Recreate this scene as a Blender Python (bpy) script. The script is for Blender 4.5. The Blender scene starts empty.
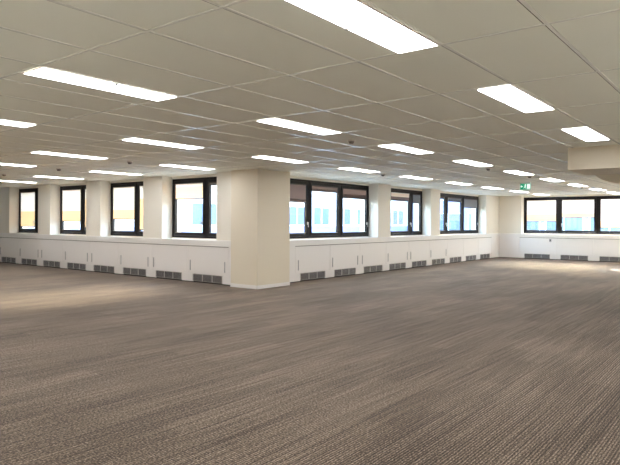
import bpy, bmesh, math, random
from mathutils import Vector, Matrix
random.seed(4)
sc = bpy.context.scene
C = sc.collection

# ------------------------------------------------------------------ camera
EYE, CEIL = 1.395, 2.495
YAW, ROLL, FPX, CY = 0.6632, 0.0056, 581.7, 222.13
cam_d = bpy.data.cameras.new('camera'); cam = bpy.data.objects.new('camera', cam_d); C.objects.link(cam)
cy_, sy_ = math.cos(YAW), math.sin(YAW)
F = Vector((cy_, sy_, 0)); R0 = Vector((sy_, -cy_, 0)); U0 = Vector((0, 0, 1))
R = R0 * math.cos(ROLL) + U0 * math.sin(ROLL)
U = U0 * math.cos(ROLL) - R0 * math.sin(ROLL)
M = Matrix((( R.x, U.x, -F.x, 0), (R.y, U.y, -F.y, 0), (R.z, U.z, -F.z, EYE), (0, 0, 0, 1)))
cam.matrix_world = M
cam_d.sensor_fit = 'HORIZONTAL'; cam_d.sensor_width = 36.0
cam_d.lens = FPX / 620 * 36.0
cam_d.shift_y = -(232.5 - CY) / 620
cam_d.clip_end = 400
sc.camera = cam

# ------------------------------------------------------------------ sky, sun, exposure
world = bpy.data.worlds.new('sky'); sc.world = world; world.use_nodes = True
wn = world.node_tree; wn.nodes.clear()
sky = wn.nodes.new('ShaderNodeTexSky'); sky.sky_type = 'NISHITA'
sky.sun_disc = False; sky.sun_elevation = math.radians(15.5); sky.sun_rotation = math.radians(75)
sky.air_density = 1.0; sky.dust_density = 4.0; sky.ozone_density = 1.0
bg = wn.nodes.new('ShaderNodeBackground'); bg.inputs[1].default_value = 4.6
wo = wn.nodes.new('ShaderNodeOutputWorld')
wn.links.new(sky.outputs[0], bg.inputs[0]); wn.links.new(bg.outputs[0], wo.inputs[0])
sun_d = bpy.data.lights.new('sun', 'SUN'); sun_d.energy = 22.0; sun_d.angle = 0.009; sun_d.color = (1, .95, .86)
sun = bpy.data.objects.new('sun', sun_d); C.objects.link(sun)
sun.rotation_euler = Vector((-3.67, -1.0, -1.02)).to_track_quat('-Z', 'Y').to_euler()
sun.location = (40, 15, 20)
sc.view_settings.view_transform = 'Standard'; sc.view_settings.look = 'None'
sc.view_settings.gamma = 1.0; sc.view_settings.use_curve_mapping = False
sc.view_settings.exposure = 0.56
PANEL_STRENGTH = 11.5

# ------------------------------------------------------------------ materials
def srgb(r, g, b):
    f = lambda c: (c / 255 / 12.92) if c / 255 <= .04045 else ((c / 255 + .055) / 1.055) ** 2.4
    return (f(r), f(g), f(b), 1)
def mat(name, col, rough=.6, metal=0, bump=0, scale=40, var=0.0, spec=.5):
    m = bpy.data.materials.new(name); m.use_nodes = True
    nt = m.node_tree; b = nt.nodes['Principled BSDF']
    b.inputs['Base Color'].default_value = col; b.inputs['Roughness'].default_value = rough
    b.inputs['Metallic'].default_value = metal; b.inputs['Specular IOR Level'].default_value = spec
    tc = nt.nodes.new('ShaderNodeTexCoord')
    nz = nt.nodes.new('ShaderNodeTexNoise'); nz.inputs['Scale'].default_value = scale; nz.inputs['Detail'].default_value = 4
    nt.links.new(tc.outputs['Object'], nz.inputs['Vector'])
    if var:
        mr = nt.nodes.new('ShaderNodeMapRange'); mr.inputs[3].default_value = 1 - var; mr.inputs[4].default_value = 1 + var
        nt.links.new(nz.outputs[0], mr.inputs[0])
        mx = nt.nodes.new('ShaderNodeVectorMath'); mx.operation = 'SCALE'; mx.inputs[0].default_value = col[:3]
        nt.links.new(mr.outputs[0], mx.inputs['Scale']); nt.links.new(mx.outputs[0], b.inputs['Base Color'])
    if bump:
        bp = nt.nodes.new('ShaderNodeBump'); bp.inputs['Strength'].default_value = bump; bp.inputs['Distance'].default_value = .002
        nt.links.new(nz.outputs[0], bp.inputs['Height']); nt.links.new(bp.outputs[0], b.inputs['Normal'])
    return m
def emis(name, col, s):
    m = bpy.data.materials.new(name); m.use_nodes = True; nt = m.node_tree; nt.nodes.clear()
    e = nt.nodes.new('ShaderNodeEmission'); e.inputs[0].default_value = col; e.inputs[1].default_value = s
    o = nt.nodes.new('ShaderNodeOutputMaterial'); nt.links.new(e.outputs[0], o.inputs[0]); return m
def glass(name):
    m = bpy.data.materials.new(name); m.use_nodes = True; nt = m.node_tree; nt.nodes.clear()
    t = nt.nodes.new('ShaderNodeBsdfTransparent'); t.inputs[0].default_value = (.93, .96, .97, 1)
    g = nt.nodes.new('ShaderNodeBsdfGlossy'); g.inputs['Roughness'].default_value = .02
    lw = nt.nodes.new('ShaderNodeLayerWeight'); lw.inputs[0].default_value = .5
    pw = nt.nodes.new('ShaderNodeMath'); pw.operation = 'POWER'; pw.inputs[1].default_value = 5; nt.links.new(lw.outputs['Facing'], pw.inputs[0])
    fr = nt.nodes.new('ShaderNodeMath'); fr.operation = 'MULTIPLY_ADD'; fr.inputs[1].default_value = .6; fr.inputs[2].default_value = .03; nt.links.new(pw.outputs[0], fr.inputs[0])
    mx = nt.nodes.new('ShaderNodeMixShader'); o = nt.nodes.new('ShaderNodeOutputMaterial')
    nt.links.new(fr.outputs[0], mx.inputs[0]); nt.links.new(t.outputs[0], mx.inputs[1]); nt.links.new(g.outputs[0], mx.inputs[2])
    nt.links.new(mx.outputs[0], o.inputs[0]); return m
def fabric(name, col, trans):
    m = bpy.data.materials.new(name); m.use_nodes = True; nt = m.node_tree; nt.nodes.clear()
    d = nt.nodes.new('ShaderNodeBsdfDiffuse'); d.inputs[0].default_value = col
    t = nt.nodes.new('ShaderNodeBsdfTranslucent'); t.inputs[0].default_value = col
    tc = nt.nodes.new('ShaderNodeTexCoord'); nz = nt.nodes.new('ShaderNodeTexNoise'); nz.inputs['Scale'].default_value = 3
    mr = nt.nodes.new('ShaderNodeMapRange'); mr.inputs[3].default_value = trans * .8; mr.inputs[4].default_value = trans * 1.2
    nt.links.new(tc.outputs['Object'], nz.inputs['Vector']); nt.links.new(nz.outputs[0], mr.inputs[0])
    mx = nt.nodes.new('ShaderNodeMixShader'); o = nt.nodes.new('ShaderNodeOutputMaterial')
    nt.links.new(mr.outputs[0], mx.inputs[0]); nt.links.new(d.outputs[0], mx.inputs[1]); nt.links.new(t.outputs[0], mx.inputs[2])
    nt.links.new(mx.outputs[0], o.inputs[0]); return m
def carpet():
    m = bpy.data.materials.new('striped_carpet'); m.use_nodes = True; nt = m.node_tree; L = nt.links
    b = nt.nodes['Principled BSDF']; b.inputs['Roughness'].default_value = .9; b.inputs['Specular IOR Level'].default_value = .25
    b.inputs['Sheen Weight'].default_value = .08; b.inputs['Sheen Roughness'].default_value = .45
    tc = nt.nodes.new('ShaderNodeTexCoord')
    def noise(sx, sy, det=3, rough=.6):
        mp = nt.nodes.new('ShaderNodeMapping'); mp.inputs['Scale'].default_value = (sx, sy, 1)
        n = nt.nodes.new('ShaderNodeTexNoise'); n.inputs['Scale'].default_value = 1; n.inputs['Detail'].default_value = det
        n.inputs['Roughness'].default_value = rough
        L.new(tc.outputs['Object'], mp.inputs[0]); L.new(mp.outputs[0], n.inputs['Vector']); return n.outputs[0]
    fine = noise(.9, 78, 1, .5)        # thin stripes running along x
    grain = noise(60, 90, 2, .7)        # loops of the pile
    mid = noise(.5, 26, 2, .6)
    big = noise(.35, .9, 2, .5)
    # plank to plank differences
    mp = nt.nodes.new('ShaderNodeMapping'); br = nt.nodes.new('ShaderNodeTexBrick')
    L.new(tc.outputs['Object'], mp.inputs[0]); L.new(mp.outputs[0], br.inputs['Vector'])
    br.inputs['Scale'].default_value = 1; br.inputs['Brick Width'].default_value = 1.0; br.inputs['Row Height'].default_value = .25
    br.inputs['Mortar Size'].default_value = 0.0; br.inputs['Color1'].default_value = (.0, .0, .0, 1); br.inputs['Color2'].default_value = (1, 1, 1, 1)
    br.inputs['Bias'].default_value = 0
    def math_(op, a, bb):
        n = nt.nodes.new('ShaderNodeMath'); n.operation = op
        for i, x in enumerate((a, bb)):
            if isinstance(x, (int, float)): n.inputs[i].default_value = x
            else: L.new(x, n.inputs[i])
        return n.outputs[0]
    # regular ribs of the weave, 2 cm apart, broken up by the noise
    sx = nt.nodes.new('ShaderNodeSeparateXYZ'); L.new(tc.outputs['Object'], sx.inputs[0])
    rib = math_('SINE', math_('ADD', math_('MULTIPLY', sx.outputs[1], 314.0), math_('MULTIPLY', fine, 5.0)), 0)
    rib = math_('MULTIPLY_ADD', rib, .5); nt.nodes[-1].inputs[2].default_value = .5
    s = math_('ADD', math_('MULTIPLY', fine, .12), math_('MULTIPLY', grain, .46))
    s = math_('ADD', s, math_('MULTIPLY', math_('SUBTRACT', rib, .5), .085))
    s = math_('ADD', s, .150)
    s = math_('ADD', s, math_('MULTIPLY', mid, .05))
    s = math_('ADD', s, math_('MULTIPLY', big, .07))
    s = math_('ADD', s, math_('MULTIPLY', br.outputs[0], .02))
    cr = nt.nodes.new('ShaderNodeValToRGB'); L.new(s, cr.inputs[0])
    e = cr.color_ramp.elements
    e[0].position = .425; e[0].color = srgb(36, 30, 26); e[1].position = .62; e[1].color = srgb(184, 167, 150)
    x = e.new(.52); x.color = srgb(106, 90, 76)
    L.new(cr.outputs[0], b.inputs['Base Color'])
    bp = nt.nodes.new('ShaderNodeBump'); bp.inputs['Strength'].default_value = .5; bp.inputs['Distance'].default_value = .004
    L.new(grain, bp.inputs['Height']); L.new(bp.outputs[0], b.inputs['Normal'])
    return m
M_CARPET = carpet()
M_BOUNCE_FLOOR = mat('pale_bounce_floor', srgb(232, 230, 222), .5, var=.02)  # unseen floor added to bounce panel light up to the ceiling
M_WALL = mat('painted_wall', srgb(238, 232, 220), .75, bump=.15, scale=120, var=.012)
M_COLUMN = mat('painted_column', srgb(228, 217, 197), .7, bump=.15, scale=120, var=.012)
M_TILE = mat('ceiling_tile', srgb(243, 242, 230), .85, bump=.3, scale=260, var=.03)
M_TBAR = mat('ceiling_t_bar', srgb(252, 250, 242), .22, metal=.0, spec=.8, var=.02)
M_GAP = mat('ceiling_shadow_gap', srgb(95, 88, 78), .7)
M_CAB = mat('cabinet_laminate', srgb(240, 235, 231), .42, var=.01)
M_SILL = mat('sill_laminate', srgb(238, 234, 230), .38, var=.01)
M_HANDLE = mat('handle_grey', srgb(176, 172, 172), .45, metal=.2)
M_SEAM = mat('seam_shadow_material', srgb(120, 108, 96), .8)
M_DARKGAP = mat('recess_dark', srgb(52, 48, 46), .8)
M_GRILLE = mat('grille_metal', srgb(200, 194, 188), .5, metal=.1)
M_FRAME = mat('window_frame_dark', srgb(20, 15, 13), .5, var=.05, spec=.25)
M_GASKET = mat('window_bead_grey', srgb(120, 112, 104), .4)
M_GLASS = glass('window_glass')
M_STEEL = mat('handle_steel', srgb(190, 188, 184), .3, metal=.8)
M_BLINDW = fabric('blind_white', (.80, .79, .77, 1), .11)
M_BLINDGLOW = fabric('blind_golden_glow', (.82, .63, .40, 1), .12)  # warm sun glow put into the cloth colour
M_BLINDP = fabric('blind_peach', (.84, .68, .54, 1), .12)  # cloth colour of one blind; as a lower band, painted sun glow
M_BLINDB = fabric('blind_brown', (.30, .21, .175, 1), .15)
M_BLINDS = fabric('blind_grey', (.24, .225, .215, 1), .15)
M_RAIL = mat('blind_rail', srgb(70, 56, 50), .5)
M_LIGHTFR = mat('light_frame_white', srgb(225, 214, 205), .4)
M_PANEL = emis('light_diffuser', (.985, .99, 1.0, 1), PANEL_STRENGTH)
M_SENSOR = mat('sensor_plastic', srgb(150, 145, 140), .4)
M_DET = mat('detector_plastic', srgb(120, 112, 104), .5)
M_FACADE = mat('facade_render', srgb(205, 205, 206), .8, var=.04, scale=.6)
M_FACWIN = mat('facade_glass_blue', srgb(88, 102, 122), .35, var=.3, scale=.5, spec=.3)
M_FACBLUE = mat('facade_panel_blue', srgb(122, 134, 168), .6, var=.05)
M_FACGREY = mat('facade_panel_grey', srgb(128, 118, 114), .8, var=.05)
M_FACTEAL = mat('facade_panel_teal', srgb(96, 156, 160), .4, var=.1, scale=.5)
M_PAVE = mat('pavement_grey', srgb(215, 213, 208), .9, var=.1, scale=.5)
M_GREEN = mat('sign_green', srgb(0, 130, 90), .4)
M_WHITE = mat('sign_white', srgb(235, 240, 235), .4)
M_LEAF = mat('leaf_green', srgb(110, 150, 90), .8, var=.3, scale=2)
M_BARK = mat('bark_brown', srgb(90, 75, 60), .9, bump=.5, scale=8)

# ------------------------------------------------------------------ mesh helpers
class MB:
    def __init__(s): s.bm = bmesh.new(); s.mats = []
    def mi(s, m):
        if m not in s.mats: s.mats.append(m)
        return s.mats.index(m)
    def box(s, x0, x1, y0, y1, z0, z1, m, bevel=0):
        x0, x1 = min(x0, x1), max(x0, x1); y0, y1 = min(y0, y1), max(y0, y1)
        g = bmesh.ops.create_cube(s.bm, size=1)
        vs = g['verts']
        for v in vs: v.co = Vector((x0 + (v.co.x + .5) * (x1 - x0), y0 + (v.co.y + .5) * (y1 - y0), z0 + (v.co.z + .5) * (z1 - z0)))
        fs = set(f for v in vs for f in v.link_faces)
        k = s.mi(m)
        for f in fs: f.material_index = k
        if bevel:
            es = list(set(e for v in vs for e in v.link_edges))
            r = bmesh.ops.bevel(s.bm, geom=es, offset=bevel, segments=2, affect='EDGES', profile=.5)
            for f in r['faces']: f.material_index = k
        return s
    def cyl(s, c, r1, r2, h, m, axis='Z', seg=20):
        g = bmesh.ops.create_cone(s.bm, cap_ends=True, segments=seg, radius1=r1, radius2=r2, depth=h)
        rot = {'Z': Matrix.Identity(3), 'X': Matrix.Rotation(math.pi / 2, 3, 'Y'), 'Y': Matrix.Rotation(math.pi / 2, 3, 'X')}[axis]
        k = s.mi(m)
        for v in g['verts']: v.co = rot @ v.co + Vector(c)
        for f in set(f for v in g['verts'] for f in v.link_faces): f.material_index = k
        return s
    def quad(s, pts, m):
        f = s.bm.faces.new([s.bm.verts.new(p) for p in pts]); f.material_index = s.mi(m); return s
    def build(s, name, parent=None, loc=(0, 0, 0), rz=0):
        me = bpy.data.meshes.new(name); s.bm.to_mesh(me); s.bm.free()
        for m in s.mats: me.materials.append(m)
        o = bpy.data.objects.new(name, me); C.objects.link(o); o.location = loc; o.rotation_euler = (0, 0, rz)
        if parent: o.parent = parent
        return o
def tag(o, label=None, cat=None, group=None, kind=None):
    if label: o['label'] = label
    if cat: o['category'] = cat
    if group: o['group'] = group
    if kind: o['kind'] = kind
    return o
def empty(name, loc=(0, 0, 0), rz=0):
    o = bpy.data.objects.new(name, None); C.objects.link(o); o.location = loc; o.rotation_euler = (0, 0, rz)
    o.empty_display_size = .1; return o
def copy_tree(o, parent=None):
    c = o.copy(); C.objects.link(c)
    if parent: c.parent = parent
    for ch in [q for q in list(sc.objects) if q.parent == o]: copy_tree(ch, c)
    return c
def struct(name, label, mb):
    return tag(mb.build(name), label, name.split('_')[0], kind='structure')

# ------------------------------------------------------------------ plan (metres; x runs along the long window wall)
XL_CAB, XL_PIER, XL_WIN, XL_OUT = 8.90, 8.95, 9.25, 9.55      # left window wall: its face looks to -x
YR_CAB, YR_PIER, YR_WIN, YR_OUT = 8.53, 8.57, 8.87, 9.17      # right window wall: its face looks to -y
XF_CAB, XF_PIER, XF_WIN, XF_OUT = 23.45, 23.52, 23.82, 24.12  # far window wall
SILL, WTOP = 1.0, 2.435
LEDGE = .98
YMAX, YMIN, XMIN = 23.3, -2.6, -2.4  # unseen back and right walls set close to bounce light upward
L_OPEN = [(9.64, 11.57), (12.32, 14.22), (14.93, 16.88), (17.61, 19.49), (20.2, 22.1)]
R_OPEN = [(9.95, 14.08), (14.78, 17.36), (18.05, 22.14)]
F_OPEN = [(2.3, 7.66), (-2.4, 1.4)]

# ------------------------------------------------------------------ floor and ceiling
b = MB()
VX, VY = 1.05, .05     # pale strip behind the viewer, added unseen to brighten the ceiling
b.quad([(XMIN, YMIN, 0), (VX, YMIN, 0), (VX, YR_OUT, 0), (XMIN, YR_OUT, 0)], M_BOUNCE_FLOOR)
b.quad([(VX, YMIN, 0), (XF_OUT, YMIN, 0), (XF_OUT, VY, 0), (VX, VY, 0)], M_BOUNCE_FLOOR)
b.quad([(VX, VY, 0), (XF_OUT, VY, 0), (XF_OUT, YR_OUT, 0), (VX, YR_OUT, 0)], M_CARPET)
b.quad([(VX, YR_OUT, 0), (XL_OUT, YR_OUT, 0), (XL_OUT, YMAX, 0), (VX, YMAX, 0)], M_CARPET)
b.quad([(XMIN, YR_OUT, 0), (VX, YR_OUT, 0), (VX, YMAX, 0), (XMIN, YMAX, 0)], M_BOUNCE_FLOOR)
b.quad([(XMIN, YMIN, -.2), (XMIN, YR_OUT, -.2), (XF_OUT, YR_OUT, -.2), (XF_OUT, YMIN, -.2)], M_CARPET)
struct('floor', 'grey-brown striped carpet tiles', b)

TA, TB, TX0, TY0 = 1.2568, .6197, 2.066, 3.427               # ceiling tile grid
def ti(i): return TX0 + TA * i
def tj(j): return TY0 - TB * j
b = MB()
b.box(XMIN, XF_OUT, YMIN, YR_OUT, CEIL, CEIL + .25, M_TILE)
b.box(XMIN, XL_OUT, YR_OUT, YMAX, CEIL, CEIL + .25, M_TILE)
ceiling = struct('ceiling', 'suspended ceiling of pale rectangular tiles in a metal grid', b)
b = MB()
def bar(x0, x1, y0, y1):
    b.box(x0, x1, y0, y1, CEIL - .0035, CEIL + .001, M_TBAR)
W = .011
for i in range(-5, 18):
    x = ti(i)
    y1 = YR_WIN if x > XL_WIN else YMAX
    if x < XMIN or x > XF_WIN: continue
    b.box(x - W, x + W, YMIN, y1, CEIL - .0035, CEIL + .001, M_TBAR)
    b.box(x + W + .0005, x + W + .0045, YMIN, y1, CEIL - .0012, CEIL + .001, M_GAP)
j = -32
while tj(j) > YMIN:
    y = tj(j)
    x1 = XL_WIN if y > YR_WIN else XF_WIN
    if y < YMAX:
        b.box(XMIN, x1, y - W, y + W, CEIL - .0030, CEIL + .001, M_TBAR)
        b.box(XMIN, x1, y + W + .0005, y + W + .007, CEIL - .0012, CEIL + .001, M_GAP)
    j += 1
g = b.build('ceiling_grid', ceiling)

# ------------------------------------------------------------------ walls
def wall_with_openings(name, label, fixed0, fixed1, a0, a1, opens, axis, pier_face, piers, ledge=True):
    """outer wall slab between fixed0..fixed1 with window openings, and piers standing on the ledge between windows"""
    b = MB()
    def bx(f0, f1, p0, p1, z0, z1, m=M_WALL):
        if axis == 'x': b.box(f0, f1, p0, p1, z0, z1, m)
        else: b.box(p0, p1, f0, f1, z0, z1, m)
    bx(fixed0, fixed1, a0, a1, 0, SILL); bx(fixed0, fixed1, a0, a1, WTOP, CEIL)
    prev = a0
    for o0, o1 in sorted(opens):
        bx(fixed0, fixed1, prev, o0, SILL, WTOP); prev = o1
    bx(fixed0, fixed1, prev, a1, SILL, WTOP)
    for p0, p1 in piers: bx(pier_face, fixed0, p0, p1, LEDGE, CEIL)
    return struct(name, label, b)
wall_with_openings('wall_left', 'pale window wall left of the column with piers between narrow windows', XL_WIN, XL_OUT, YR_OUT, YMAX, L_OPEN, 'x', XL_PIER,
                   [(9.04, 9.64), (11.57, 12.32), (14.22, 14.93), (16.88, 17.61), (19.49, 20.2), (22.1, YMAX)])
wall_with_openings('wall_middle', 'pale window wall right of the column', YR_WIN, YR_OUT, XL_WIN, XF_WIN, R_OPEN, 'y', YR_PIER,
                   [(14.08, 14.78), (17.36, 18.05), (22.14, XF_WIN)])
wall_with_openings('wall_far', 'pale far wall with a wide band of windows', XF_WIN, XF_OUT, YMIN, YR_OUT, F_OPEN, 'x', XF_PIER,
                   [(7.66, YR_PIER), (1.4, 2.3), ])
b = MB(); b.box(XMIN - .2, XMIN, YMIN, YMAX, 0, CEIL + .25, M_WALL); struct('unseen_wall_back', 'plain pale wall', b)
b = MB(); b.box(XMIN, XF_OUT, YMIN - .2, YMIN, 0, CEIL + .25, M_WALL); struct('unseen_wall_right', 'plain pale wall', b)
b = MB(); b.box(XMIN, XL_OUT, YMAX, YMAX + .2, 0, CEIL + .25, M_WALL); struct('wall_end', 'plain pale wall', b)

# corner column
b = MB(); b.box(8.81, 9.85, 8.26, 9.04, 0, CEIL, M_COLUMN, bevel=.006)
col = tag(b.build('wall_corner_column'), 'cream boxed-in corner column from floor to ceiling', 'column', kind='structure')
b = MB()
b.box(8.798, 8.809, 8.249, 9.04, 0, .075, M_CAB); b.box(8.798, 9.85, 8.249, 8.259, 0, .075, M_CAB)
tag(b.build('baseboard_column'), 'white skirting around the column', 'baseboard', kind='structure')

# ceiling drop (bulkhead) at the right
b = MB(); b.box(9.0, 10.15, YMIN + .01, 2.265, 2.175, CEIL, M_COLUMN, bevel=.004)
tag(b.build('trim_1'), 'cream boxed drop below the ceiling at right', 'bulkhead', kind='structure')
b = MB()
pts = []
x0, x1, yl, zb = 12.2, 14.0, 2.62, 2.16
prof = [(yl, CEIL), (yl, CEIL - .05)] + [(yl - .55 * (1 - math.cos(t)), CEIL - .05 - (CEIL - .05 - zb) * math.sin(t)) for t in [math.pi / 2 * k / 8 for k in range(1, 9)]] + [(YMIN + .01, zb), (YMIN + .01, CEIL)]
k = b.mi(M_COLUMN)
fa = [b.bm.verts.new((x0, y, z)) for y, z in prof]; fb = [b.bm.verts.new((x1, y, z)) for y, z in prof]
b.bm.faces.new(fa); b.bm.faces.new(fb[::-1])
for q in range(len(prof)):
    b.bm.faces.new((fa[q], fb[q], fb[(q + 1) % len(prof)], fa[(q + 1) % len(prof)]))
bmesh.ops.recalc_face_normals(b.bm, faces=b.bm.faces)
tag(b.build('trim_2'), 'second drop with a rounded edge behind the first', 'bulkhead', kind='structure')

# ------------------------------------------------------------------ window units
# local frame: x along the wall, y = outwards (0 is the room side of the frame), z up
wn_count = 0
def window(to_world, a0, a1, mullions, handles, label):
    """to_world(a, d, z): a along the wall, d depth outwards"""
    global wn_count; wn_count += 1
    def bb(mb, p0, p1, d0, d1, z0, z1, m, bevel=0):
        A = to_world(p0, d0, z0); B = to_world(p1, d1, z1)
        mb.box(A[0], B[0], A[1], B[1], A[2], B[2], m, bevel)
    base = to_world((a0 + a1) / 2, 0, SILL)
    root = tag(empty('window_%d' % wn_count), label, 'window', kind='structure')
    FW = .07; SW = .068
    f = MB()
    bb(f, a0, a1, .01, .09, SILL, SILL + .05, M_FRAME); bb(f, a0, a1, .01, .09, WTOP - .05, WTOP, M_FRAME)
    bb(f, a0, a0 + .05, .01, .09, SILL + .05, WTOP - .05, M_FRAME); bb(f, a1 - .05, a1, .01, .09, SILL + .05, WTOP - .05, M_FRAME)
    for m_ in mullions: bb(f, m_ - .04, m_ + .04, .01, .09, SILL + .05, WTOP - .05, M_FRAME)
    f.build('window_frame', root)
    edges = [a0 + .05] + [q for m_ in mullions for q in (m_ - .04, m_ + .04)] + [a1 - .05]
    panes = []
    for k in range(0, len(edges), 2):
        p0, p1 = edges[k] + .003, edges[k + 1] - .003
        z0, z1 = SILL + .053, WTOP - .053
        s = MB()
        bb(s, p0, p1, 0, .07, z0, z0 + SW, M_FRAME); bb(s, p0, p1, 0, .07, z1 - SW, z1, M_FRAME)
        bb(s, p0, p0 + SW, 0, .07, z0 + SW, z1 - SW, M_FRAME); bb(s, p1 - SW, p1, 0, .07, z0 + SW, z1 - SW, M_FRAME)
        sash = s.build('sash', root)
        g = MB(); bb(g, p0 + SW, p1 - SW, .035, .041, z0 + SW, z1 - SW, M_GLASS); g.build('pane', sash)
        bd = MB()
        bb(bd, p0 + SW, p1 - SW, .012, .034, z0 + SW, z0 + SW + .012, M_GASKET)
        bd.build('glazing_bead', sash)
        panes.append((p0 + SW, p1 - SW))
        for h in handles:
            if p0 <= h <= p1:
                hm = MB(); bb(hm, h - .014, h + .014, -.012, -.0005, 1.33, 1.40, M_STEEL, .003)
                bb(hm, h - .009, h + .009, -.045, -.012, 1.375, 1.393, M_STEEL, .003)
                bb(hm, h - .009, h + .009, -.047, -.033, 1.27, 1.393, M_STEEL, .004)
                hm.build('window_handle', sash)
    return panes
def wl(a, d, z): return (XL_WIN + d, a, z)
def wr(a, d, z): return (a, YR_WIN + d, z)
def wf(a, d, z): return (XF_WIN + d, a, z)
Z0, Z1 = SILL + .053 + .068, WTOP - .053 - .068

def blind(tw, p, zbot, label, upper, lower=None, gold=.0, fold=.0, rail=.022, group=None):
    """pleated blind hung inside a sash: head rail, pleated cloth (lower band has its own tint, golden or peach for sun glow), bottom rail"""
    root = tag(empty('pleated_blind', tw((p[0] + p[1]) / 2, .01, zbot)), label, 'blind', group)
    ox = Vector(root.location)
    def W_(a, d, z): return Vector(tw(a, d, z)) - ox
    a0, a1 = p[0] + .006, p[1] - .006
    def bb(mb, d0, d1, z0, z1, m):
        A = W_(a0, d0, z0); B = W_(a1, d1, z1); mb.box(A.x, B.x, A.y, B.y, A.z, B.z, m)
    h = MB(); bb(h, .004, .026, Z1 - .022, Z1 - .001, M_LIGHTFR if upper in (M_BLINDW, M_BLINDP) else M_RAIL); h.build('head_rail', root)
    r = MB(); bb(r, .003, .028, zbot, zbot + rail, M_RAIL); r.build('bottom_rail', root)
    def cloth(z0, z1, m, name, pitch):
        n = max(2, int((z1 - z0) / pitch)); mb = MB(); k = mb.mi(m)
        prev = None
        for q in range(n * 2 + 1):
            z = z0 + (z1 - z0) * q / (2 * n); d = .009 if q % 2 else .022
            cur = (mb.bm.verts.new(W_(a0, d, z)), mb.bm.verts.new(W_(a1, d, z)))
            if prev: mb.bm.faces.new((prev[0], prev[1], cur[1], cur[0])).material_index = k
            prev = cur
        bmesh.ops.recalc_face_normals(mb.bm, faces=mb.bm.faces)
        mb.build(name, root)
    zs = zbot + rail
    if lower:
        cloth(zs, zs + gold, lower, 'lower_glow_or_fabric', .022); zs += gold
    if fold:
        cloth(zs, zs + fold, lower or upper, 'folded_fabric', .006); zs += fold
    cloth(zs, Z1 - .022, upper, 'upper_fabric', .022)

# left wall windows (y decreases towards the column)
nm = ['beside the column', 'second left of the column', 'third left of the column', 'fourth left of the column, near the left edge', 'outside the left edge']
zb = [1.93, 1.44, 1.37, 1.19, 1.3]
for k, (a0, a1) in enumerate(L_OPEN):
    mull = a0 + .69
    ps = window(wl, a0, a1, [mull], [mull + .11], 'dark framed narrow window ' + nm[k])
    if k == 4: continue
    big, small = ps[1], ps[0]
    if k == 0:
        blind(wl, big, zb[k], 'blind with painted peach glow, a third down in the window just left of the column', M_BLINDW, M_BLINDP, .28)
        blind(wl, small, 2.235, 'short grey blind with thick rail beside the column', M_BLINDS, None, 0, .05, .03)
    else:
        who = ['', 'second window left of the column', 'third window left of the column', 'leftmost window in view'][k]
        gh = [0, .24, .30, .48][k]
        blind(wl, big, zb[k], 'white blind with painted golden glow, wide pane of the ' + who, M_BLINDW, M_BLINDGLOW, gh)
        blind(wl, small, [0, 1.16, 1.2, 1.16][k], 'glow-tinted golden sliver of blind at right edge of the ' + who, M_BLINDW, M_BLINDGLOW, .8)

# middle wall windows
ps = window(wr, 9.95, 14.08, [11.32, 12.67], [11.24, 13.96], 'wide dark three-part window right of the column')
blind(wr, ps[0], 1.87, 'brown blind raised above the left pane beside the column', M_BLINDB, M_BLINDB, .03, .03)
blind(wr, ps[1], 2.165, 'brown blind pulled almost fully up over the middle pane of the wide window', M_BLINDB, None, 0, .05)
blind(wr, ps[2], 2.04, 'brown blind with gathered pleats over the right pane of the wide window', M_BLINDB, None, 0, .10)
ps = window(wr, 14.78, 17.36, [15.2, 16.59], [16.52], 'dark framed window in the middle of the right-hand wall')
blind(wr, ps[1], 2.06, 'pinkish blind with black bottom rail in the middle window, left pane', M_BLINDP, M_BLINDB, .05, .03, .05)
blind(wr, ps[2], 2.02, 'grey blind over the narrow right pane of the middle window', M_BLINDS)
ps = window(wr, 18.05, 22.14, [19.21, 20.62], [19.13, 22.02], 'dark framed window nearest the far corner')
blind(wr, ps[0], 2.24, 'short blind over the left pane of the window nearest the corner', M_BLINDS, None, 0, .05)
blind(wr, ps[1], 2.16, 'raised blind over the centre pane of the window nearest the corner', M_BLINDS, None, 0, .05)
blind(wr, ps[2], 1.97, 'grey blind a third down at right, window nearest the corner', M_BLINDS)

# far wall windows
ps = window(wf, 2.3, 7.66, [3.6, 4.94, 6.31], [6.2], 'long dark framed window band on the far wall')
ps = ps[::-1]
blind(wf, ps[0], 1.47, 'white blind with painted golden glow, leftmost on the far wall', M_BLINDW, M_BLINDGLOW, .26)
blind(wf, ps[1], 1.62, 'white blind with painted golden glow, highest on the far wall', M_BLINDW, M_BLINDGLOW, .16)
blind(wf, ps[2], 1.24, 'white blind with painted golden glow at the right edge, lowest on the far wall', M_BLINDW, M_BLINDGLOW, .22)
blind(wf, ps[3], 1.5, 'white blind on the far wall just outside the view', M_BLINDW, M_BLINDGLOW, .22)
window(wf, -2.4, 1.4, [-1.1, .15], [], 'second long dark framed window band on the far wall')

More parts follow.
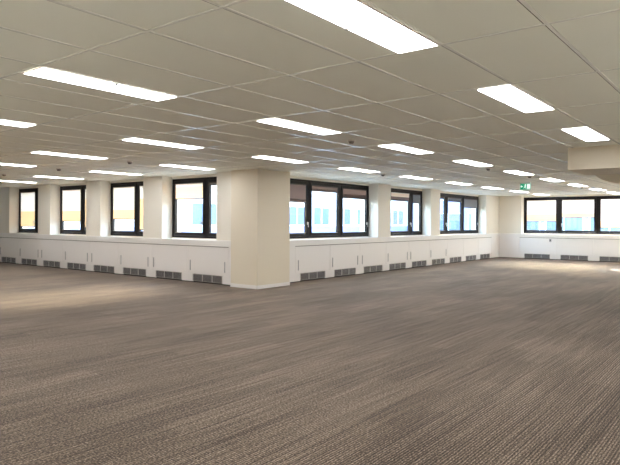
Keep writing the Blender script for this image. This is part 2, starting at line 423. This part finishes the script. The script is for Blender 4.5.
# ------------------------------------------------------------------ cabinets with convector grilles below the windows
# local frame: x along the front, y = 0 front plane going back to +depth, z up
def grille(x0, x1, z0, z1, parent, rows=7, cells=3):
    g = MB()
    g.box(x0, x1, .014, .018, z0, z1, M_DARKGAP)
    g.box(x0, x1, -.003, .012, z1 - .006, z1, M_GRILLE); g.box(x0, x1, -.003, .012, z0, z0 + .006, M_GRILLE)
    for c in range(cells + 1):
        x = x0 + (x1 - x0 - .012) * c / cells; g.box(x, x + .012, -.003, .012, z0 + .006, z1 - .006, M_GRILLE)
    for r in range(1, rows):
        z = z0 + (z1 - z0) * r / rows; g.box(x0 + .012, x1 - .012, .002, .010, z - .0035, z + .0035, M_HANDLE)
    return g.build('grille', parent)
CW, CD = 1.3625, .305
def make_cabinet(hl, hr):
    root = empty('radiator_cabinet')
    w = CW / 2 - .001
    b = MB(); b.box(-w, w, .02, CD, .195, .84, M_CAB)
    b.box(-w, -w + .19, .004, CD, .02, .195, M_CAB); b.box(w - .19, w, .004, CD, .02, .195, M_CAB)
    b.box(-w + .19, w - .19, .03, CD, .02, .195, M_DARKGAP)
    b.build('body', root)
    t = MB(); t.box(-w, w, .03, CD - .02, 0, .02, M_DARKGAP); t.build('toe_strip', root)
    d = MB(); d.box(-w + .003, w - .003, 0, .019, .205, .825, M_CAB, .002)
    door = d.build('door', root)
    for on, x in ((hl, -w + .11), (hr, w - .11)):
        if on:
            h = MB(); h.box(x - .016, x + .016, -.006, -.0002, .27, .51, M_HANDLE, .002)
            h.box(x - .006, x + .006, -.012, -.006, .29, .49, M_HANDLE, .002)
            h.build('handle', door)
    v = MB(); v.box(-w, w, .010, .02, .826, .8395, M_SEAM); v.build('shadow_gap', root)
    grille(-w + .192, w - .192, .035, .193, root)
    return root
def place(proto, x, y, rz, label, group):
    c = copy_tree(proto); c.location = (x, y, 0); c.rotation_euler = (0, 0, rz)
    tag(c, label, 'cabinet', group); return c
both = make_cabinet(True, True); one = make_cabinet(True, False); none_ = make_cabinet(False, False)
ordn = ['nearest the column', 'second from the column', 'third from the column', 'fourth from the column', 'fifth from the column', 'sixth from the column', 'seventh from the column', 'eighth from the column', 'ninth from the column', 'tenth from the column']
RZL = math.pi / 2 + math.pi  # front looks to -x : local +y -> +x
# for a front looking to -x local y (depth) must point to +x, local x to -y
def left_rot(): return -math.pi / 2
yc = 9.205
for k in range(8):
    a0 = yc + CW * k
    # local +x -> -y for rz=-90deg, so the 'left' handle (local -x) lies at higher y
    place(both if k % 2 == 0 else one, XL_CAB, a0 + CW / 2, left_rot(),
          'white radiator cabinet with grille left of the column, ' + ordn[k], 'white radiator cabinets along the left wall')
xc = 10.375
for k in range(9):
    pr = one if k % 2 == 0 else both
    if k >= 6: pr = none_
    place(pr, xc + CW * k + CW / 2, YR_CAB, 0,
          'white radiator cabinet with grille right of the column, ' + ordn[k], 'white radiator cabinets along the middle wall')
yf = 7.705
fo = ['nearest the far corner', 'under the second far window pane', 'at the right edge of view', 'fourth from the corner', 'fifth from the corner']
for k in range(5):
    place(none_, XF_CAB, yf - CW * k - CW / 2, left_rot(),
          'white radiator cabinet on the far wall, ' + fo[k], 'white radiator cabinets along the far wall')
for p in (both, one, none_):
    for ch in list(sc.objects):
        if ch.parent and ch.parent.parent == p: bpy.data.objects.remove(ch)
    for ch in list(sc.objects):
        if ch.parent == p: bpy.data.objects.remove(ch)
    bpy.data.objects.remove(p)
# filler panels closing the row at the column and the corners
def filler(name, label, x0, x1, y0, y1):
    b = MB(); b.box(x0, x1, y0, y1, .02, .84, M_CAB); b.box(x0 + .01, x1 - .005, y0 + .01, y1 - .005, 0, .02, M_DARKGAP)
    return tag(b.build(name), label, 'panel')
filler('filler_panel', 'narrow white filler panel between column and left cabinets', XL_CAB, XL_WIN - .01, 9.045, 9.203)
filler('filler_panel', 'white filler panel between column and the right-hand cabinets', 9.855, 10.373, YR_CAB, YR_WIN - .01)
filler('filler_panel', 'white filler panel closing the far corner', XF_CAB + .0, XF_WIN - .01, 7.707, YR_CAB - .004)
filler('filler_panel', 'white panel at the far end of the middle wall', xc + CW * 9 + .002, XF_CAB - .004, YR_CAB, YR_WIN - .01)

# window ledges (deep fascia on top of the cabinets)
def ledge(name, label, x0, x1, y0, y1):
    b = MB(); b.box(x0, x1, y0, y1, .8405, LEDGE - .001, M_SILL, .004); return tag(b.build(name), label, 'ledge')
ledge('window_ledge', 'white ledge running below the windows left of the column', XL_CAB - .015, XL_WIN - .003, 9.045, YMAX - .01)
ledge('window_ledge', 'white ledge running below the windows right of the column', 9.855, XF_WIN - .003, YR_CAB - .015, YR_WIN - .003)
ledge('window_ledge', 'white ledge running below the far windows', XF_CAB - .015, XF_WIN - .003, .9, YR_CAB - .018)
# small thermostat on the far cabinets
b = MB(); b.box(0, .02, -.04, .04, -.06, .06, M_HANDLE, .004); b.box(-.006, 0, -.02, .02, -.02, .03, M_DARKGAP, .002)
tag(b.build('thermostat', None, (XF_CAB - .021, 6.52, .74)), 'small grey thermostat on the far wall cabinets', 'thermostat')

# ------------------------------------------------------------------ ceiling lights
def make_light(sensor_side):
    root = empty('ceiling_light')
    hx, hy = TA / 2 - .014, TB / 4 - .008
    f = MB(); t = .012
    f.box(-hx, hx, -hy, -hy + t, -.006, .0, M_LIGHTFR); f.box(-hx, hx, hy - t, hy, -.006, .0, M_LIGHTFR)
    f.box(-hx, -hx + t, -hy + t, hy - t, -.006, .0, M_LIGHTFR); f.box(hx - t, hx, -hy + t, hy - t, -.006, .0, M_LIGHTFR)
    f.build('frame', root)
    d = MB(); d.box(-hx + t, hx - t, -hy + t, hy - t, -.007, -.0005, M_PANEL); d.build('diffuser', root)
    s = MB(); s.cyl((0, sensor_side * (hy - .016), -.009), .012, .016, .012, M_SENSOR)
    s.build('light_sensor', root)
    return root
LP, LM = make_light(1), make_light(-1)
def light(i, j, label, group):
    # panel fills half a tile: rows end on grid line j, from j-.5 to j
    p = LP if j > 0 else LM
    c = copy_tree(p); c.location = ((ti(i) + ti(i + 1)) / 2, (tj(j) + tj(j - .5)) / 2, CEIL - .0045)
    tag(c, label, 'ceiling light', group)
light(0, 3, 'very large lit ceiling panel cut off by the top edge', 'lit ceiling panels')
light(2, 3, 'lit ceiling panel upper right, between the largest panel and the boxed drop', 'lit ceiling panels')
light(4, 3, 'lit ceiling panel just in front of the boxed drop', 'lit ceiling panels')
num = ['first', 'second', 'third', 'fourth', 'fifth', 'sixth', 'seventh', 'eighth', 'ninth']
for n in range(9):
    light(2 * n, -1, 'lit ceiling panel, %s from the left in the row receding to the far windows' % num[n], 'lit ceiling panels')
for n in range(9):
    light(2 * n, -5, 'lit ceiling panel, %s from the left in the row receding beside the middle window wall' % num[n], 'lit ceiling panels')
for n, i in enumerate((2, 4)): light(i, -9, 'lit ceiling panel before the left windows, %s' % ['with its left end over the second window', 'just left of the column top'][n], 'lit ceiling panels')
for n, i in enumerate((2, 4)): light(i, -13, 'thin lit ceiling panel far left, %s' % ['at the very left edge', 'above the leftmost pair of windows'][n], 'lit ceiling panels')
light(4, -17, 'farthest and thinnest lit ceiling panel at left', 'lit ceiling panels')
# the rest of the room's panels, outside the frame
for i, j in [(0, -9), (0, -13), (0, -17), (2, -17), (-2, 3), (-2, -1), (-2, -5), (-2, -9), (-2, -13), (-2, 7), (0, 7), (2, 7), (4, 7), (-2, -17), (4, -21), (2, -21), (0, -21),
             (12, 3), (14, 3), (16, 3), (10, 7), (14, 7)]:
    light(i, j, 'lit ceiling panel outside the photographed part of the room', 'lit ceiling panels out of view')
for p in (LP, LM):
    for ch in list(sc.objects):
        if ch.parent == p: bpy.data.objects.remove(ch)
    bpy.data.objects.remove(p)

# ------------------------------------------------------------------ smoke detectors
def detector(x, y, label):
    r = tag(empty('smoke_detector', (x, y, CEIL - .004)), label, 'smoke detector', 'ceiling detectors')
    a = MB(); a.cyl((0, 0, -.008), .05, .055, .016, M_LIGHTFR); a.build('base', r)
    a = MB(); a.cyl((0, 0, -.030), .028, .042, .028, M_DET); a.build('sensor_head', r)
for i, j, l in [(3.5, -1.5, 'round ceiling detector nearest the camera, over the room centre'), (3.45, -9.35, 'round ceiling detector above the windows left of the column'),
                (3.45, -13.4, 'round ceiling detector above the leftmost pair of windows'), (3.45, -17.4, 'round ceiling detector at the left edge'),
                (7.45, -5.5, 'round ceiling detector near the middle window wall'), (7.4, -1.5, 'round ceiling detector between the third and fourth panels of the central row'),
                (9.3, -1.4, 'round ceiling detector just left of the boxed drop above the exit sign'), (13.2, -1.4, 'tiny round ceiling detector before the far windows'),
                (15.2, -1.4, 'tiniest round ceiling detector closest to the far windows')]:
    detector(ti(i), tj(j), l)

# ------------------------------------------------------------------ exit sign
ex, ey, ez = 15.05, 4.80, 2.335
sg = tag(empty('exit_sign', (ex, ey, ez)), 'green emergency exit sign hanging from the ceiling', 'exit sign')
M_GREENL = emis('sign_green_lit', (.01, .24, .12, 1), 1.0); M_WHITEL = emis('sign_white_lit', (.75, .9, .8, 1), 1.0)
b = MB(); b.box(-.016, .016, -.135, .135, .07, .10, M_WHITE, .003); b.cyl((0, 0, .128), .006, .006, .055, M_WHITE); b.build('housing', sg)
b = MB(); b.box(-.006, .006, -.13, .13, -.078, .0695, M_GREENL); pl = b.build('sign_plate', sg)
b = MB(); X0, X1 = -.0095, -.0065
b.box(X0, X1, -.118, -.04, -.062, .055, M_WHITEL)                     # doorway
# running figure and arrow on the plate, in white
def strip(p, q, w):
    p, q = Vector(p), Vector(q); d = (q - p).normalized() * 1; n = Vector((-d.y, d.x)) * w / 2
    c = [p + n, q + n, q - n, p - n]
    f0 = [b.bm.verts.new((X0, v.x, v.y)) for v in c]; f1 = [b.bm.verts.new((X1, v.x, v.y)) for v in c]; k = b.mi(M_WHITEL)
    for f in (f0, f1[::-1], *[(f0[i], f1[i], f1[(i + 1) % 4], f0[(i + 1) % 4]) for i in range(4)]): b.bm.faces.new(f).material_index = k
b.cyl((X0 / 2 + X1 / 2, .0, .045), .013, .013, .003, M_WHITEL, 'X', 12)
strip((-.002, .028), (.012, -.012), .02); strip((0, .022), (-.026, .004), .008); strip((.0, .024), (.028, .014), .008)
strip((.012, -.012), (-.012, -.032), .01); strip((-.012, -.032), (-.012, -.06), .01); strip((.012, -.012), (.032, -.04), .01); strip((.032, -.04), (.05, -.042), .009)
strip((.06, 0), (.115, 0), .012); strip((.115, 0), (.092, .024), .012); strip((.115, 0), (.092, -.024), .012)
bmesh.ops.recalc_face_normals(b.bm, faces=b.bm.faces)
b.build('pictogram', pl)

# ------------------------------------------------------------------ outside: yard and office buildings
b = MB(); b.box(9.7, 150, -60, 9.16, -7.2, -7.0, M_PAVE); b.box(9.7, 150, 9.16, 90, -7.2, -7.0, M_PAVE)
tag(b.build('floor_courtyard'), 'grey paved yard outside', 'ground', kind='structure')

def building(name, label, axis, face, a0, a1, depth, ztop, rows, w, gap, wz, glass_m, band_m, wall_m, wstart, nwin, sign=1, band=True):
    """facade plane at `face`, rows of windows each its own part"""
    mid = (a0 + a1) / 2
    root = tag(empty(name, (face, mid, -7) if axis == 'x' else (mid, face, -7)), label, 'building')
    ox = Vector(root.location)
    def bb(mb, f0, f1, p0, p1, z0, z1, m):
        if axis == 'x': mb.box(f0 - ox.x, f1 - ox.x, p0 - ox.y, p1 - ox.y, z0 + 7, z1 + 7, m)
        else: mb.box(p0 - ox.x, p1 - ox.x, f0 - ox.y, f1 - ox.y, z0 + 7, z1 + 7, m)
    m_ = MB(); bb(m_, face, face + depth, a0, a1, -7, ztop, wall_m); bb(m_, face - .12, face + .0, a0, a1, ztop - .4, ztop, wall_m); m_.build('wall', root)
    for r in rows:
        if band:
            m_ = MB(); bb(m_, face - .05, face, a0, a1, r - .95, r - .05, band_m); m_.build('spandrel_band', root)
        for q in range(nwin):
            p = wstart + q * (w + gap)
            if p + w > a1: break
            f_ = MB(); bb(f_, face - .06, face, p, p + w, r, r + .07, M_WHITE); bb(f_, face - .06, face, p, p + w, r + wz - .07, r + wz, M_WHITE)
            for e_ in (p, p + w / 2 - .035, p + w - .07): bb(f_, face - .06, face, e_, e_ + .07, r + .07, r + wz - .07, M_WHITE)
            fo_ = f_.build('window', root)
            g_ = MB(); bb(g_, face - .03, face - .005, p + .07, p + w - .07, r + .07, r + wz - .07, glass_m); g_.build('pane', fo_)
    return root
building('office_building', 'white office building with blue windows across the yard, unseen extent sized to block sun', 'y', 24.0, 10, 93.9, 6, 21.6, [1.15], 1.9, .75, 1.3, M_FACWIN, M_FACBLUE, M_FACADE, 20.4, 26)  # unseen height and length shaped to keep sun off most windows
building('office_building', 'pale building with large blue windows facing the left windows', 'x', 30.0, 30.6, 60, 6, 12, [.3], 2.4, 1.9, 2.0, M_FACWIN, M_FACBLUE, M_FACADE, 31.0, 8)
building('office_building', 'low blue office block beyond the far windows', 'x', 44.0, -20, 23.5, 8, 6.0, [.2, 3.2], 2.6, .35, 2.0, M_FACWIN, M_FACBLUE, M_FACBLUE, -19.5, 15)
